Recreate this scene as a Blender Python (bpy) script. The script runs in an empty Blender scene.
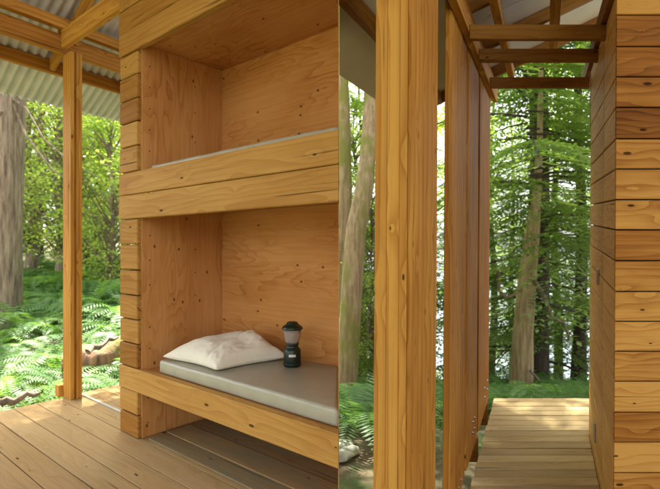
import bpy, math, random
from mathutils import Vector, noise
import numpy as np
random.seed(7)
C = bpy.context.scene
COL = C.collection
EYE = 1.064                                    # eye height above the porch deck (deck top is z = 0)

# ------------------------------------------------------------------ camera
cam = bpy.data.cameras.new('camera'); camo = bpy.data.objects.new('camera', cam); COL.objects.link(camo)
cam.sensor_width = 36; cam.lens = 36*489/660
cam.shift_y = -4.5/660*-1.0
cam.clip_start = 0.05; cam.clip_end = 5000
camo.location = (0, 0, EYE); camo.rotation_euler = (math.pi/2, 0, 0)
cam.dof.use_dof = True; cam.dof.focus_distance = 2.4; cam.dof.aperture_fstop = 2.8
C.camera = camo
# ------------------------------------------------------------------ sky, sun, exposure
SUN_EL = math.radians(60)
SUN_DIR = Vector((-0.45, 0.9, 0)).normalized()  # plan direction towards the sun
az = math.atan2(SUN_DIR.x, SUN_DIR.y)          # clockwise from +Y
w = bpy.data.worlds.new('World'); C.world = w; w.use_nodes = True
nt = w.node_tree; nt.nodes.clear()
wo = nt.nodes.new('ShaderNodeOutputWorld'); bg = nt.nodes.new('ShaderNodeBackground'); sky = nt.nodes.new('ShaderNodeTexSky')
sky.sky_type = 'NISHITA'; sky.sun_disc = False; sky.sun_elevation = SUN_EL; sky.sun_rotation = az
sky.air_density = 1.0; sky.dust_density = 4.0; sky.ozone_density = 0.6
bg.inputs[1].default_value = 0.15
hs = nt.nodes.new('ShaderNodeHueSaturation'); hs.inputs['Saturation'].default_value = .2; nt.links.new(sky.outputs[0], hs.inputs['Color'])
nt.links.new(hs.outputs[0], bg.inputs[0]); nt.links.new(bg.outputs[0], wo.inputs[0])
sl = bpy.data.lights.new('sun', 'SUN'); sl.energy = 5.0; sl.angle = math.radians(0.6); sl.color = (1.0, 0.93, 0.82)
so = bpy.data.objects.new('sun', sl); COL.objects.link(so)
sd = Vector((SUN_DIR.x*math.cos(SUN_EL), SUN_DIR.y*math.cos(SUN_EL), math.sin(SUN_EL)))
so.rotation_euler = sd.to_track_quat('Z', 'Y').to_euler(); so.location = (0, 0, 20)
C.view_settings.view_transform = 'Standard'; C.view_settings.look = 'None'
C.view_settings.gamma = 1; C.view_settings.use_curve_mapping = False
C.view_settings.exposure = 2.4
C.render.engine = 'CYCLES'
C.cycles.max_bounces = 10; C.cycles.diffuse_bounces = 6; C.cycles.transparent_max_bounces = 12

# ------------------------------------------------------------------ materials
def new_mat(name):
    m = bpy.data.materials.new(name); m.use_nodes = True
    n = m.node_tree; b = n.nodes['Principled BSDF']
    return m, n, b
def N(n, t, **k):
    x = n.nodes.new(t)
    for a, v in k.items(): setattr(x, a, v)
    return x
def mathn(n, op, a, b=None, clamp=False):
    x = n.nodes.new('ShaderNodeMath'); x.operation = op; x.use_clamp = clamp
    for i, v in enumerate((a, b)):
        if v is None: continue
        if isinstance(v, (int, float)): x.inputs[i].default_value = v
        else: n.links.new(v, x.inputs[i])
    return x.outputs[0]
def vscale(n, v, s):
    x = n.nodes.new('ShaderNodeVectorMath'); x.operation = 'MULTIPLY'
    n.links.new(v, x.inputs[0]); x.inputs[1].default_value = s
    return x.outputs[0]
def ramp(n, fac, stops):
    r = n.nodes.new('ShaderNodeValToRGB'); n.links.new(fac, r.inputs[0])
    e = r.color_ramp.elements
    while len(e) < len(stops): e.new(0.5)
    for el, (p, c) in zip(e, stops): el.position = p; el.color = (*c, 1)
    return r.outputs[0]
def mixc(n, fac, a, b, mode='MIX'):
    x = n.nodes.new('ShaderNodeMix'); x.data_type = 'RGBA'; x.blend_type = mode
    if isinstance(fac, (int, float)): x.inputs[0].default_value = fac
    else: n.links.new(fac, x.inputs[0])
    for i, v in ((6, a), (7, b)):
        if isinstance(v, tuple): x.inputs[i].default_value = (*v, 1)
        else: n.links.new(v, x.inputs[i])
    return x.outputs[2]

def wood(name, pale, mid, dark, knots=1.0, rough=0.55, grain=1.0, weather=0.0, wcol=(.25, .22, .18), tonevar=1.0, fleck=0.0, wav=6.0, bandc=.17, lng=.8):
    m, n, b = new_mat(name)
    gc = N(n, 'ShaderNodeAttribute', attribute_name='gc').outputs['Vector']
    br = N(n, 'ShaderNodeAttribute', attribute_name='br').outputs['Fac']
    sep = N(n, 'ShaderNodeSeparateXYZ'); n.links.new(gc, sep.inputs[0])
    # knots: cells along the board, warped grain round them
    kv = N(n, 'ShaderNodeCombineXYZ')
    n.links.new(mathn(n, 'MULTIPLY', sep.outputs[0], 3.2), kv.inputs[0])
    n.links.new(mathn(n, 'MULTIPLY', mathn(n, 'ADD', sep.outputs[1], sep.outputs[2]), 8.5), kv.inputs[1])
    vo = N(n, 'ShaderNodeTexVoronoi', voronoi_dimensions='2D', feature='F1'); n.links.new(kv.outputs[0], vo.inputs['Vector']); vo.inputs['Scale'].default_value = 1.0
    kd = vo.outputs['Distance']
    vs = N(n, 'ShaderNodeSeparateColor'); n.links.new(vo.outputs['Color'], vs.inputs[0])
    ksz = mathn(n, 'MULTIPLY', vs.outputs[0], 0.10*knots)
    kfac = mathn(n, 'SUBTRACT', 1.0, mathn(n, 'DIVIDE', kd, mathn(n, 'ADD', ksz, 0.001)), True)
    kfac = mathn(n, 'MULTIPLY', kfac, mathn(n, 'GREATER_THAN', vs.outputs[1], 0.45))
    halo = mathn(n, 'POWER', mathn(n, 'SUBTRACT', 1.0, mathn(n, 'MULTIPLY', kd, 1.6), True), 3.0)
    # broad growth-ring bands running with the board
    nz = N(n, 'ShaderNodeTexNoise'); n.links.new(vscale(n, gc, (lng, 5, 5)), nz.inputs['Vector']); nz.inputs['Scale'].default_value = 1.3; nz.inputs['Detail'].default_value = 2
    rr = mathn(n, 'ADD', mathn(n, 'MULTIPLY', nz.outputs[0], wav*grain), mathn(n, 'MULTIPLY', halo, 1.1))
    rr = mathn(n, 'ADD', rr, mathn(n, 'MULTIPLY', mathn(n, 'ADD', sep.outputs[1], mathn(n, 'MULTIPLY', sep.outputs[2], .6)), 26.0*grain))
    band = mathn(n, 'FRACT', rr)
    band = mathn(n, 'POWER', band, 2.2)
    fib = N(n, 'ShaderNodeTexNoise'); n.links.new(vscale(n, gc, (2.2, 110, 110)), fib.inputs['Vector']); fib.inputs['Scale'].default_value = 1.0; fib.inputs['Detail'].default_value = 4
    blot = N(n, 'ShaderNodeTexNoise'); n.links.new(vscale(n, gc, (2.0, 7, 7)), blot.inputs['Vector']); blot.inputs['Scale'].default_value = 1.0; blot.inputs['Detail'].default_value = 3
    tone = mathn(n, 'ADD', mathn(n, 'MULTIPLY', band, bandc), mathn(n, 'MULTIPLY', fib.outputs[0], 0.35))
    tone = mathn(n, 'ADD', tone, mathn(n, 'MULTIPLY', blot.outputs[0], 0.5))
    tone = mathn(n, 'ADD', tone, mathn(n, 'MULTIPLY', mathn(n, 'SUBTRACT', br, 0.5), 0.75*tonevar))
    tone = mathn(n, 'SUBTRACT', tone, 0.12)
    col = ramp(n, tone, [(0.12, pale), (0.5, mid), (0.95, dark)])
    kc = tuple(c*0.16 for c in dark)
    col = mixc(n, mathn(n, 'MULTIPLY', mathn(n, 'MULTIPLY', kfac, 3.0, True), 0.85), col, kc)
    ck = N(n, 'ShaderNodeTexNoise'); n.links.new(vscale(n, gc, (1.1, 55, 55)), ck.inputs['Vector']); ck.inputs['Scale'].default_value = 1.0; ck.inputs['Detail'].default_value = 1
    cf = mathn(n, 'MULTIPLY', mathn(n, 'SUBTRACT', ck.outputs[0], .71), 22, True)
    col = mixc(n, mathn(n, 'MULTIPLY', cf, .7), col, kc)
    gr = N(n, 'ShaderNodeTexNoise'); n.links.new(vscale(n, gc, (3.0, 9, 9)), gr.inputs['Vector']); gr.inputs['Scale'].default_value = 1.7; gr.inputs['Detail'].default_value = 7; gr.inputs['Roughness'].default_value = .7
    gf = mathn(n, 'MULTIPLY', mathn(n, 'SUBTRACT', gr.outputs[0], .58), 4, True)
    col = mixc(n, mathn(n, 'MULTIPLY', gf, .35), col, dark)
    if fleck:
        fn_ = N(n, 'ShaderNodeTexVoronoi', voronoi_dimensions='2D', feature='F1'); n.links.new(kv.outputs[0], fn_.inputs['Vector']); fn_.inputs['Scale'].default_value = 2.6
        ff = mathn(n, 'LESS_THAN', fn_.outputs['Distance'], 0.07*fleck)
        fs = N(n, 'ShaderNodeSeparateColor'); n.links.new(fn_.outputs['Color'], fs.inputs[0])
        ff = mathn(n, 'MULTIPLY', ff, mathn(n, 'GREATER_THAN', fs.outputs[2], 0.7))
        col = mixc(n, mathn(n, 'MULTIPLY', ff, .8), col, kc)
    if weather:
        wn = N(n, 'ShaderNodeTexNoise'); n.links.new(vscale(n, gc, (2.2, 16, 16)), wn.inputs['Vector']); wn.inputs['Scale'].default_value = 1.0; wn.inputs['Detail'].default_value = 6
        wf = mathn(n, 'MULTIPLY', mathn(n, 'SUBTRACT', wn.outputs[0], 0.36), 3.2*weather, True)
        col = mixc(n, wf, col, wcol)
    n.links.new(col, b.inputs['Base Color'])
    b.inputs['Roughness'].default_value = rough
    b.inputs['Specular IOR Level'].default_value = 0.04
    bp = N(n, 'ShaderNodeBump'); bp.inputs['Strength'].default_value = 0.25; bp.inputs['Distance'].default_value = 0.002
    n.links.new(mathn(n, 'ADD', fib.outputs[0], band), bp.inputs['Height']); n.links.new(bp.outputs[0], b.inputs['Normal'])
    return m

def plywood(name, pale, mid, dark):
    m, n, b = new_mat(name)
    gc = N(n, 'ShaderNodeAttribute', attribute_name='gc').outputs['Vector']
    nz = N(n, 'ShaderNodeTexNoise'); n.links.new(vscale(n, gc, (0.55, 2.6, 2.6)), nz.inputs['Vector']); nz.inputs['Scale'].default_value = 1.4; nz.inputs['Detail'].default_value = 3.5; nz.inputs['Roughness'].default_value = .5
    ring = mathn(n, 'FRACT', mathn(n, 'MULTIPLY', nz.outputs[0], 20.0))
    ring = mathn(n, 'POWER', ring, 2.5)
    n1 = N(n, 'ShaderNodeTexNoise'); n.links.new(vscale(n, gc, (0.7, 2.2, 2.2)), n1.inputs['Vector']); n1.inputs['Scale'].default_value = 1.9; n1.inputs['Detail'].default_value = 1
    ring = mathn(n, 'MULTIPLY', ring, mathn(n, 'MULTIPLY', mathn(n, 'SUBTRACT', n1.outputs[0], .38), 4.5, True))
    n2 = N(n, 'ShaderNodeTexNoise'); n.links.new(vscale(n, gc, (2.5, 70, 70)), n2.inputs['Vector']); n2.inputs['Scale'].default_value = 1; n2.inputs['Detail'].default_value = 4
    n3 = N(n, 'ShaderNodeTexNoise'); n.links.new(vscale(n, gc, (1.2, 3, 3)), n3.inputs['Vector']); n3.inputs['Scale'].default_value = 1.4; n3.inputs['Detail'].default_value = 3
    t = mathn(n, 'ADD', mathn(n, 'MULTIPLY', ring, 0.34), mathn(n, 'MULTIPLY', n2.outputs[0], 0.5))
    t = mathn(n, 'ADD', t, mathn(n, 'MULTIPLY', n3.outputs[0], 0.8)); t = mathn(n, 'SUBTRACT', t, 0.33)
    col = ramp(n, t, [(0.1, pale), (0.5, mid), (0.95, dark)])
    sep = N(n, 'ShaderNodeSeparateXYZ'); n.links.new(gc, sep.inputs[0])
    kv = N(n, 'ShaderNodeCombineXYZ'); n.links.new(mathn(n, 'MULTIPLY', sep.outputs[0], 6.0), kv.inputs[0]); n.links.new(mathn(n, 'MULTIPLY', sep.outputs[1], 9.0), kv.inputs[1])
    vo = N(n, 'ShaderNodeTexVoronoi', voronoi_dimensions='2D', feature='F1'); n.links.new(kv.outputs[0], vo.inputs['Vector']); vo.inputs['Scale'].default_value = 1.0
    cs = N(n, 'ShaderNodeSeparateColor'); n.links.new(vo.outputs['Color'], cs.inputs[0])
    kf = mathn(n, 'MULTIPLY', mathn(n, 'LESS_THAN', vo.outputs['Distance'], 0.06), mathn(n, 'GREATER_THAN', cs.outputs[0], 0.74))
    col = mixc(n, mathn(n, 'MULTIPLY', kf, 0.75), col, (0.06, 0.02, 0.006))
    n.links.new(col, b.inputs['Base Color']); b.inputs['Roughness'].default_value = 0.5
    b.inputs['Specular IOR Level'].default_value = 0.04
    return m

def simple(name, col, rough=.5, metal=0.0, nscale=0, namp=0.15, bump=0):
    m, n, b = new_mat(name)
    b.inputs['Roughness'].default_value = rough; b.inputs['Metallic'].default_value = metal
    tc = N(n, 'ShaderNodeTexCoord')
    nz = N(n, 'ShaderNodeTexNoise'); n.links.new(tc.outputs['Object'], nz.inputs['Vector']); nz.inputs['Scale'].default_value = nscale or 8; nz.inputs['Detail'].default_value = 5
    c0 = tuple(c*(1-namp) for c in col); c1 = tuple(min(1, c*(1+namp)) for c in col)
    n.links.new(ramp(n, nz.outputs[0], [(0.3, c0), (0.7, c1)]), b.inputs['Base Color'])
    if bump:
        bp = N(n, 'ShaderNodeBump'); bp.inputs['Strength'].default_value = bump; bp.inputs['Distance'].default_value = 0.01
        n.links.new(nz.outputs[0], bp.inputs['Height']); n.links.new(bp.outputs[0], b.inputs['Normal'])
    return m

M = {}
M['fir'] = wood('golden fir', (0.530, 0.276, 0.057), (0.340, 0.141, 0.024), (0.141, 0.046, 0.008), knots=.6, tonevar=.6, wav=1.6, bandc=.26, lng=.25)
M['clad'] = wood('cedar cladding', (0.450, 0.251, 0.066), (0.303, 0.138, 0.029), (0.140, 0.049, 0.010), knots=.75, tonevar=.65)
M['rail'] = wood('rail board', (0.481, 0.275, 0.076), (0.341, 0.162, 0.038), (0.178, 0.069, 0.016), knots=.7, tonevar=.5)
M['log'] = wood('wall cedar', (0.496, 0.251, 0.060), (0.288, 0.109, 0.020), (0.080, 0.024, 0.006), knots=.8, tonevar=1.1, bandc=.22)
M['side_cedar'] = wood('lightened side cedar', (0.660, 0.432, 0.153), (0.460, 0.267, 0.072), (0.220, 0.101, 0.023), knots=.5, tonevar=.7, bandc=.2)  # paler cedar makes up for weak light on the wall's side face
M['deck'] = wood('deck boards', (0.410, 0.276, 0.130), (0.316, 0.192, 0.077), (0.174, 0.092, 0.036), knots=.6, rough=.45, weather=.22, wcol=(0.261, 0.200, 0.115), tonevar=.5)
M['walk'] = wood('walkway boards', (0.659, 0.508, 0.261), (0.457, 0.330, 0.154), (0.190, 0.119, 0.053), knots=.35, rough=.6, weather=.45, wcol=(0.482, 0.403, 0.241), tonevar=.9, grain=1.6)
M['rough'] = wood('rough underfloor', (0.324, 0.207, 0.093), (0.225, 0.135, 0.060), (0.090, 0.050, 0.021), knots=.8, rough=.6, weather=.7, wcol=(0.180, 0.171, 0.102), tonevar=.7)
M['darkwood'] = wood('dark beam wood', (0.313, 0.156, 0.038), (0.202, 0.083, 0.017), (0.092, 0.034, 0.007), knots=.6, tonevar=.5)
M['ply'] = plywood('plywood', (0.568, 0.290, 0.102), (0.449, 0.196, 0.056), (0.274, 0.090, 0.024))
M['steel'] = simple('galvanised steel', (.42, .44, .46), .38, .9, 20, .1)
M['metal_roof'] = simple('corrugated metal', (.48, .45, .47), .65, .0, 6, .12)
M['panel'] = simple('roof panel', (.58, .54, .51), .6, .0, 3, .06)
M['mattress'] = simple('vinyl mattress', (0.339, 0.322, 0.242), .33, 0, 14, .06, .08)
M['pillow'] = simple('cream cotton', (.74, .70, .58), .85, 0, 25, .04, .12)
M['black'] = simple('dark green plastic', (0.006, 0.018, 0.010), .35, 0, 10, .15)
M['screw'] = simple('dark screw head', (.05, .03, .02), .5, .4)
M['gap_black'] = simple('black gap backing', (.015, .013, .012), .9)
M['plate'] = simple('silver plate', (.6, .62, .62), .4, .2, 10, .05)
M['strip'] = simple('pale strip', (.40, .36, .28), .8, 0, 10, .1)

m, n, b = new_mat('lantern glass'); b.inputs['Base Color'].default_value = (.72, .66, .60, 1); b.inputs['Roughness'].default_value = .25
b.inputs['Transmission Weight'].default_value = .75; b.inputs['IOR'].default_value = 1.1
M['glass'] = m

def leafmat(name, cols, trans=.45):
    m, n, b = new_mat(name); n.nodes.remove(b)
    out = n.nodes['Material Output']
    at = N(n, 'ShaderNodeAttribute', attribute_name='br').outputs['Fac']
    oi = N(n, 'ShaderNodeObjectInfo').outputs['Random']
    f = mathn(n, 'ADD', mathn(n, 'MULTIPLY', at, .75), mathn(n, 'MULTIPLY', oi, .25))
    k = len(cols)
    c = ramp(n, f, [(i/(k-1)*.9+.05, cc) for i, cc in enumerate(cols)])
    d = N(n, 'ShaderNodeBsdfDiffuse'); t = N(n, 'ShaderNodeBsdfTranslucent'); g = N(n, 'ShaderNodeBsdfGlossy'); g.inputs['Roughness'].default_value = .5
    n.links.new(c, d.inputs[0])
    tc = mixc(n, 1.0, c, (2.0, 1.9, .8), 'MULTIPLY'); n.links.new(tc, t.inputs[0])
    g.inputs[0].default_value = (.5, .5, .5, 1)
    mx = N(n, 'ShaderNodeMixShader'); mx.inputs[0].default_value = trans; n.links.new(d.outputs[0], mx.inputs[1]); n.links.new(t.outputs[0], mx.inputs[2])
    m2 = N(n, 'ShaderNodeMixShader'); m2.inputs[0].default_value = .06; n.links.new(mx.outputs[0], m2.inputs[1]); n.links.new(g.outputs[0], m2.inputs[2])
    n.links.new(m2.outputs[0], out.inputs[0])
    return m
M['fern'] = leafmat('fern fronds', [(0.072, 0.156, 0.042), (0.120, 0.240, 0.066), (0.204, 0.336, 0.102)])
M['conifer'] = leafmat('conifer sprays', [(0.066, 0.116, 0.037), (0.121, 0.200, 0.058), (0.209, 0.294, 0.095)], .55)
M['broad'] = leafmat('broad leaves', [(0.147, 0.230, 0.061), (0.246, 0.339, 0.097), (0.370, 0.447, 0.169)], .6)
M['dry'] = leafmat('dry litter', [(.10, .06, .03), (.2, .13, .07), (.12, .15, .04)], .2)

def barkmat(name, a, b_, c_, moss=.0):
    m, n, b = new_mat(name)
    tc = N(n, 'ShaderNodeTexCoord')
    v = vscale(n, tc.outputs['Object'], (9, 9, 1.1))
    nz = N(n, 'ShaderNodeTexNoise'); n.links.new(v, nz.inputs['Vector']); nz.inputs['Scale'].default_value = 2.6; nz.inputs['Detail'].default_value = 8; nz.inputs['Roughness'].default_value = .65
    col = ramp(n, nz.outputs[0], [(.3, c_), (.5, b_), (.7, a)])
    if moss:
        n2 = N(n, 'ShaderNodeTexNoise'); n.links.new(tc.outputs['Object'], n2.inputs['Vector']); n2.inputs['Scale'].default_value = 2.4; n2.inputs['Detail'].default_value = 5
        mf = mathn(n, 'MULTIPLY', mathn(n, 'SUBTRACT', n2.outputs[0], .62-.25*moss), 7, True)
        col = mixc(n, mf, col, (.20, .19, .04))
    n.links.new(col, b.inputs['Base Color']); b.inputs['Roughness'].default_value = .9
    bp = N(n, 'ShaderNodeBump'); bp.inputs['Strength'].default_value = 1; bp.inputs['Distance'].default_value = .03
    n.links.new(nz.outputs[0], bp.inputs['Height']); n.links.new(bp.outputs[0], b.inputs['Normal'])
    return m
M['bark'] = barkmat('grey bark', (.36, .28, .19), (.21, .155, .105), (.06, .042, .03))
M['bark_dark'] = barkmat('dark bark', (.10, .075, .055), (.06, .042, .03), (.03, .02, .015))
M['bark_tan'] = barkmat('tan bark', (.46, .36, .20), (.34, .245, .13), (.15, .095, .05), .25)
M['bark_moss'] = barkmat('mossy bark', (.44, .34, .19), (.32, .23, .12), (.15, .09, .045), .65)
M['rotten'] = barkmat('rotten log', (.40, .23, .12), (.26, .14, .07), (.08, .045, .025), .15)
M['stone'] = simple('pale stone', (.55, .53, .47), .9, 0, 7, .2, .4)

m, n, b = new_mat('forest floor')
tc = N(n, 'ShaderNodeTexCoord')
n1 = N(n, 'ShaderNodeTexNoise'); n.links.new(tc.outputs['Object'], n1.inputs['Vector']); n1.inputs['Scale'].default_value = 1.1; n1.inputs['Detail'].default_value = 9; n1.inputs['Roughness'].default_value = .7
n2 = N(n, 'ShaderNodeTexNoise'); n.links.new(tc.outputs['Object'], n2.inputs['Vector']); n2.inputs['Scale'].default_value = 9; n2.inputs['Detail'].default_value = 9; n2.inputs['Roughness'].default_value = .75
c1 = ramp(n, n2.outputs[0], [(.3, (.06, .04, .022)), (.5, (.17, .12, .07)), (.68, (.34, .27, .18))])
mossf = mathn(n, 'MULTIPLY', mathn(n, 'SUBTRACT', n1.outputs[0], .44), 8, True)
c2 = mixc(n, mossf, c1, (.075, .11, .025))
n.links.new(c2, b.inputs['Base Color']); b.inputs['Roughness'].default_value = .95
bp = N(n, 'ShaderNodeBump'); bp.inputs['Strength'].default_value = 1; bp.inputs['Distance'].default_value = .03
n.links.new(n2.outputs[0], bp.inputs['Height']); n.links.new(bp.outputs[0], b.inputs['Normal'])
M['ground'] = m
m, n, b = new_mat('water')
b.inputs['Base Color'].default_value = (.10, .14, .16, 1); b.inputs['Roughness'].default_value = .12
tc = N(n, 'ShaderNodeTexCoord'); n1 = N(n, 'ShaderNodeTexNoise'); n.links.new(tc.outputs['Object'], n1.inputs['Vector']); n1.inputs['Scale'].default_value = 2; n1.inputs['Detail'].default_value = 5
bp = N(n, 'ShaderNodeBump'); bp.inputs['Strength'].default_value = .3; bp.inputs['Distance'].default_value = .05
n.links.new(n1.outputs[0], bp.inputs['Height']); n.links.new(bp.outputs[0], b.inputs['Normal'])
M['water'] = m

# ------------------------------------------------------------------ mesh helpers
class MB:
    def __init__(s): s.v = []; s.f = []; s.gc = []; s.br = []; s.smooth = []
    def add(s, vs, fs, gc=None, br=.5, smooth=False):
        o = len(s.v); s.v += [tuple(v) for v in vs]; s.f += [tuple(i+o for i in f) for f in fs]
        s.gc += gc if gc is not None else [tuple(v) for v in vs]
        s.br += br if isinstance(br, list) else [br]*len(vs); s.smooth += [smooth]*len(fs)
    def build(s, name, mat, parent=None):
        me = bpy.data.meshes.new(name); me.from_pydata(s.v, [], s.f)
        a = me.attributes.new('gc', 'FLOAT_VECTOR', 'POINT'); a.data.foreach_set('vector', np.array(s.gc, dtype=np.float32).ravel())
        a = me.attributes.new('br', 'FLOAT', 'POINT'); a.data.foreach_set('value', np.array(s.br, dtype=np.float32))
        me.polygons.foreach_set('use_smooth', s.smooth); me.materials.append(M[mat]); me.update()
        o = bpy.data.objects.new(name, me); COL.objects.link(o)
        if parent is not None: o.parent = parent
        return o
def tag(o, label=None, cat=None, group=None, kind=None):
    if label: o['label'] = label
    if cat: o['category'] = cat
    if group: o['group'] = group
    if kind: o['kind'] = kind
    return o
def empty(name, loc=(0, 0, 0)):
    o = bpy.data.objects.new(name, None); COL.objects.link(o); o.location = loc; o.empty_display_size = .1; return o

# chamfered board: l along the grain, fn(l, w, t) -> point
def board(mb, fn, l, w, t, ch=.0025, tone=None, gx=None, wob=0.0):
    lo = (l[0], w[0], t[0]); hi = (l[1], w[1], t[1])
    r = random.Random(hash((round(lo[0], 3), round(lo[1], 3), round(lo[2], 3), round(hi[0], 3), len(mb.v))))
    off = (r.uniform(0, 50), r.uniform(0, 50), r.uniform(0, 50))
    if tone is None: tone = r.random()
    idx = {}; vs = []; gc = []
    for sx in (0, 1):
        for sy in (0, 1):
            for sz in (0, 1):
                for ax in range(3):
                    p = [hi[i] if s_ else lo[i] for i, s_ in enumerate((sx, sy, sz))]
                    for i, s_ in enumerate((sx, sy, sz)):
                        if i != ax: p[i] += -ch if s_ else ch
                    if wob: p[1] += wob*noise.noise(Vector((p[0]*2+off[0], 0, 0)))
                    idx[(sx, sy, sz, ax)] = len(vs); vs.append(fn(*p)); gc.append((p[0]+off[0], p[1]+off[1], p[2]+off[2]))
    fs = []
    for ax in range(3):
        a, b_ = [i for i in range(3) if i != ax]
        for s_ in (0, 1):
            q = []
            for (u, v) in ((0, 0), (1, 0), (1, 1), (0, 1)):
                k = [0, 0, 0]; k[ax] = s_; k[a] = u; k[b_] = v; q.append(idx[(*k, ax)])
            fs.append(q)
    for ax in range(3):                        # edges along axis ax
        a, b_ = [i for i in range(3) if i != ax]
        for u in (0, 1):
            for v in (0, 1):
                k0 = [0, 0, 0]; k0[a] = u; k0[b_] = v; k1 = list(k0); k1[ax] = 1
                fs.append([idx[(*k0, a)], idx[(*k1, a)], idx[(*k1, b_)], idx[(*k0, b_)]])
    for sx in (0, 1):
        for sy in (0, 1):
            for sz in (0, 1): fs.append([idx[(sx, sy, sz, i)] for i in range(3)])
    mb.add(vs, fs, gc, tone)

def Lp(t, s, z): return Vector((-1.228+.759*t+.651*s, 2.86-.651*t+.759*s, z))          # the porch: t along the bunk front, s into it
def LpT(off=0.0):                                                                       # same with the oblique right-hand end
    T1 = 1.661
    def fn(l, w, t, s=None): raise NotImplementedError
    return fn
def tend(s): return 1.661-.826*s
def obl(t, s, z, t0):                                                                   # stretch so that nominal end T=1 lands on the oblique end
    return Lp(t0+(t-t0)*(tend(s)-t0)/(tend(0)-t0), s, z)
def Rp(x, Y, z): return Vector((x+.4376*Y+.006*z, Y, EYE+z+.0695*Y))                    # the walkway: runs uphill, Y metres ahead
def atpx(px, py, Y): return Vector(((px-330)/489*Y, Y, EYE+(249-py)/489*Y))

def bar(mb, a, b_, wv, hv, ch=.002, tone=None):
    """bar from a to b; wv, hv full cross vectors (centred)"""
    a = Vector(a); d = Vector(b_)-a; L = d.length; d.normalize()
    W = wv.length; H = hv.length; wu = wv.normalized(); hu = hv.normalized()
    board(mb, lambda l, w_, t: a+d*l+wu*w_+hu*t, (0, L), (-W/2, W/2), (-H/2, H/2), ch, tone)

def tube(mb, pts, rad, seg=10, br=.5, cap=True, jit=0.0):
    rings = []; vs = []
    up = Vector((0, 0, 1))
    for i, p in enumerate(pts):
        p = Vector(p); d = (Vector(pts[min(i+1, len(pts)-1)])-Vector(pts[max(i-1, 0)])).normalized()
        a = d.cross(Vector((.31, .95, .02)) if abs(d.y) < .9 else Vector((1, 0, 0))).normalized(); b_ = d.cross(a)
        for k in range(seg):
            th = 2*math.pi*k/seg; r_ = rad[i]*(1+jit*noise.noise(Vector((math.cos(th)*2, math.sin(th)*2, i*.35+rad[0]*31))))
            vs.append(p+a*math.cos(th)*r_+b_*math.sin(th)*r_)
    fs = []
    for i in range(len(pts)-1):
        for k in range(seg):
            k2 = (k+1) % seg; fs.append((i*seg+k, i*seg+k2, (i+1)*seg+k2, (i+1)*seg+k))
    if cap: fs.append(tuple(range(seg))); fs.append(tuple((len(pts)-1)*seg+k for k in range(seg)))
    mb.add(vs, fs, None, br, True)

def lathe(mb, prof, seg=40, c=(0, 0, 0), flute=0.0):
    vs = []; fs = []
    for (r, z) in prof:
        for k in range(seg):
            th = 2*math.pi*k/seg; vs.append((c[0]+r*math.cos(th), c[1]+r*math.sin(th), c[2]+z))
    for i in range(len(prof)-1):
        for k in range(seg):
            k2 = (k+1) % seg; fs.append((i*seg+k, i*seg+k2, (i+1)*seg+k2, (i+1)*seg+k))
    fs.append(tuple(range(seg))[::-1]); fs.append(tuple((len(prof)-1)*seg+k for k in range(seg)))
    mb.add(vs, fs, None, .5, True)

# ================================================================== GROUND, WATER
def sstep(a, b_, x):
    x = max(0, min(1, (x-a)/(b_-a))); return x*x*(3-2*x)
def gz(X, Y):
    z = -.536
    if Y > 2:
        r = sstep(-.35, -.05, X/max(Y, .1))
        z += (1-r)*(.125*max(0, min(Y, 12)-3.9)+.03*max(0, Y-12))
        z += r*(-.20*max(0, min(Y, 11)-4.3)-.55*max(0, min(Y, 22)-11))
    if Y > 3: z += .10*noise.noise(Vector((X*.9, Y*.9, 0)))*min(1, (Y-3)/2)
    return z
xs = np.concatenate([-np.geomspace(160, 12, 14), np.linspace(-11.5, 11.5, 116), np.geomspace(12, 160, 14)])
ys = np.concatenate([np.linspace(-60, -2, 10), np.linspace(-1, 14, 90), np.geomspace(14.5, 200, 22)])
mb = MB(); vs = [(x, y, gz(x, y)) for y in ys for x in xs]; nx = len(xs)
mb.add(vs, [(j*nx+i, j*nx+i+1, (j+1)*nx+i+1, (j+1)*nx+i) for j in range(len(ys)-1) for i in range(nx-1)], None, .5, True)
tag(mb.build('ground', 'ground'), kind='structure')
mb = MB(); mb.add([(-3000, 12, -6.2), (3000, 12, -6.2), (3000, 4200, -6.2), (-3000, 4200, -6.2)], [(0, 1, 2, 3)])
tag(mb.build('water', 'water'), kind='structure')

# ================================================================== PORCH DECK (left)
mb = MB(); k = 0
for i in range(-8, 6):
    s0 = .15-.14*(i+1)+.0025; s1 = .15-.14*i-.0025
    if s0 > .15: continue
    te = 4.4
    def fn(l, w_, t): 
        te_ = min(tend(w_), 3.4)
        return Lp(-.93+(l+.93)*(te_+.93)/(1.661+.93), w_, t)
    board(mb, fn, (-.93, 1.661), (s0, s1), (-.036, 0), .0014)
tag(mb.build('deck', 'deck'), kind='structure')
mb = MB()
for i in range(9):                                                    # second deck, past the threshold strip and under the bunk
    s0 = .178+.14*i+.0025; s1 = s0+.135
    T0 = -.96
    fn = lambda l, w_, t: obl(l, w_, t, T0)
    if i < 3: board(mb, fn, (T0, tend(0)), (s0, s1), (-.036, 0), .0014)
    else: board(mb, lambda l, w_, t: Lp(l, w_, t), (-.96, 0.0), (s0, s1), (-.036, 0), .0014)
tag(mb.build('side_deck', 'deck'), kind='structure')
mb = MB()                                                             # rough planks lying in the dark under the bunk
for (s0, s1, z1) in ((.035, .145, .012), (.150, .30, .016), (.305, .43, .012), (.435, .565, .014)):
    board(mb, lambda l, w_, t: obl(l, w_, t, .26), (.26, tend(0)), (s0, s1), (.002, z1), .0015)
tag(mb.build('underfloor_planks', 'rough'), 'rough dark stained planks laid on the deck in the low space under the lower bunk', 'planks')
mb = MB()
board(mb, Lp, (-1.0, -.01), (.152, .174), (-.03, .006), .002)
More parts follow.
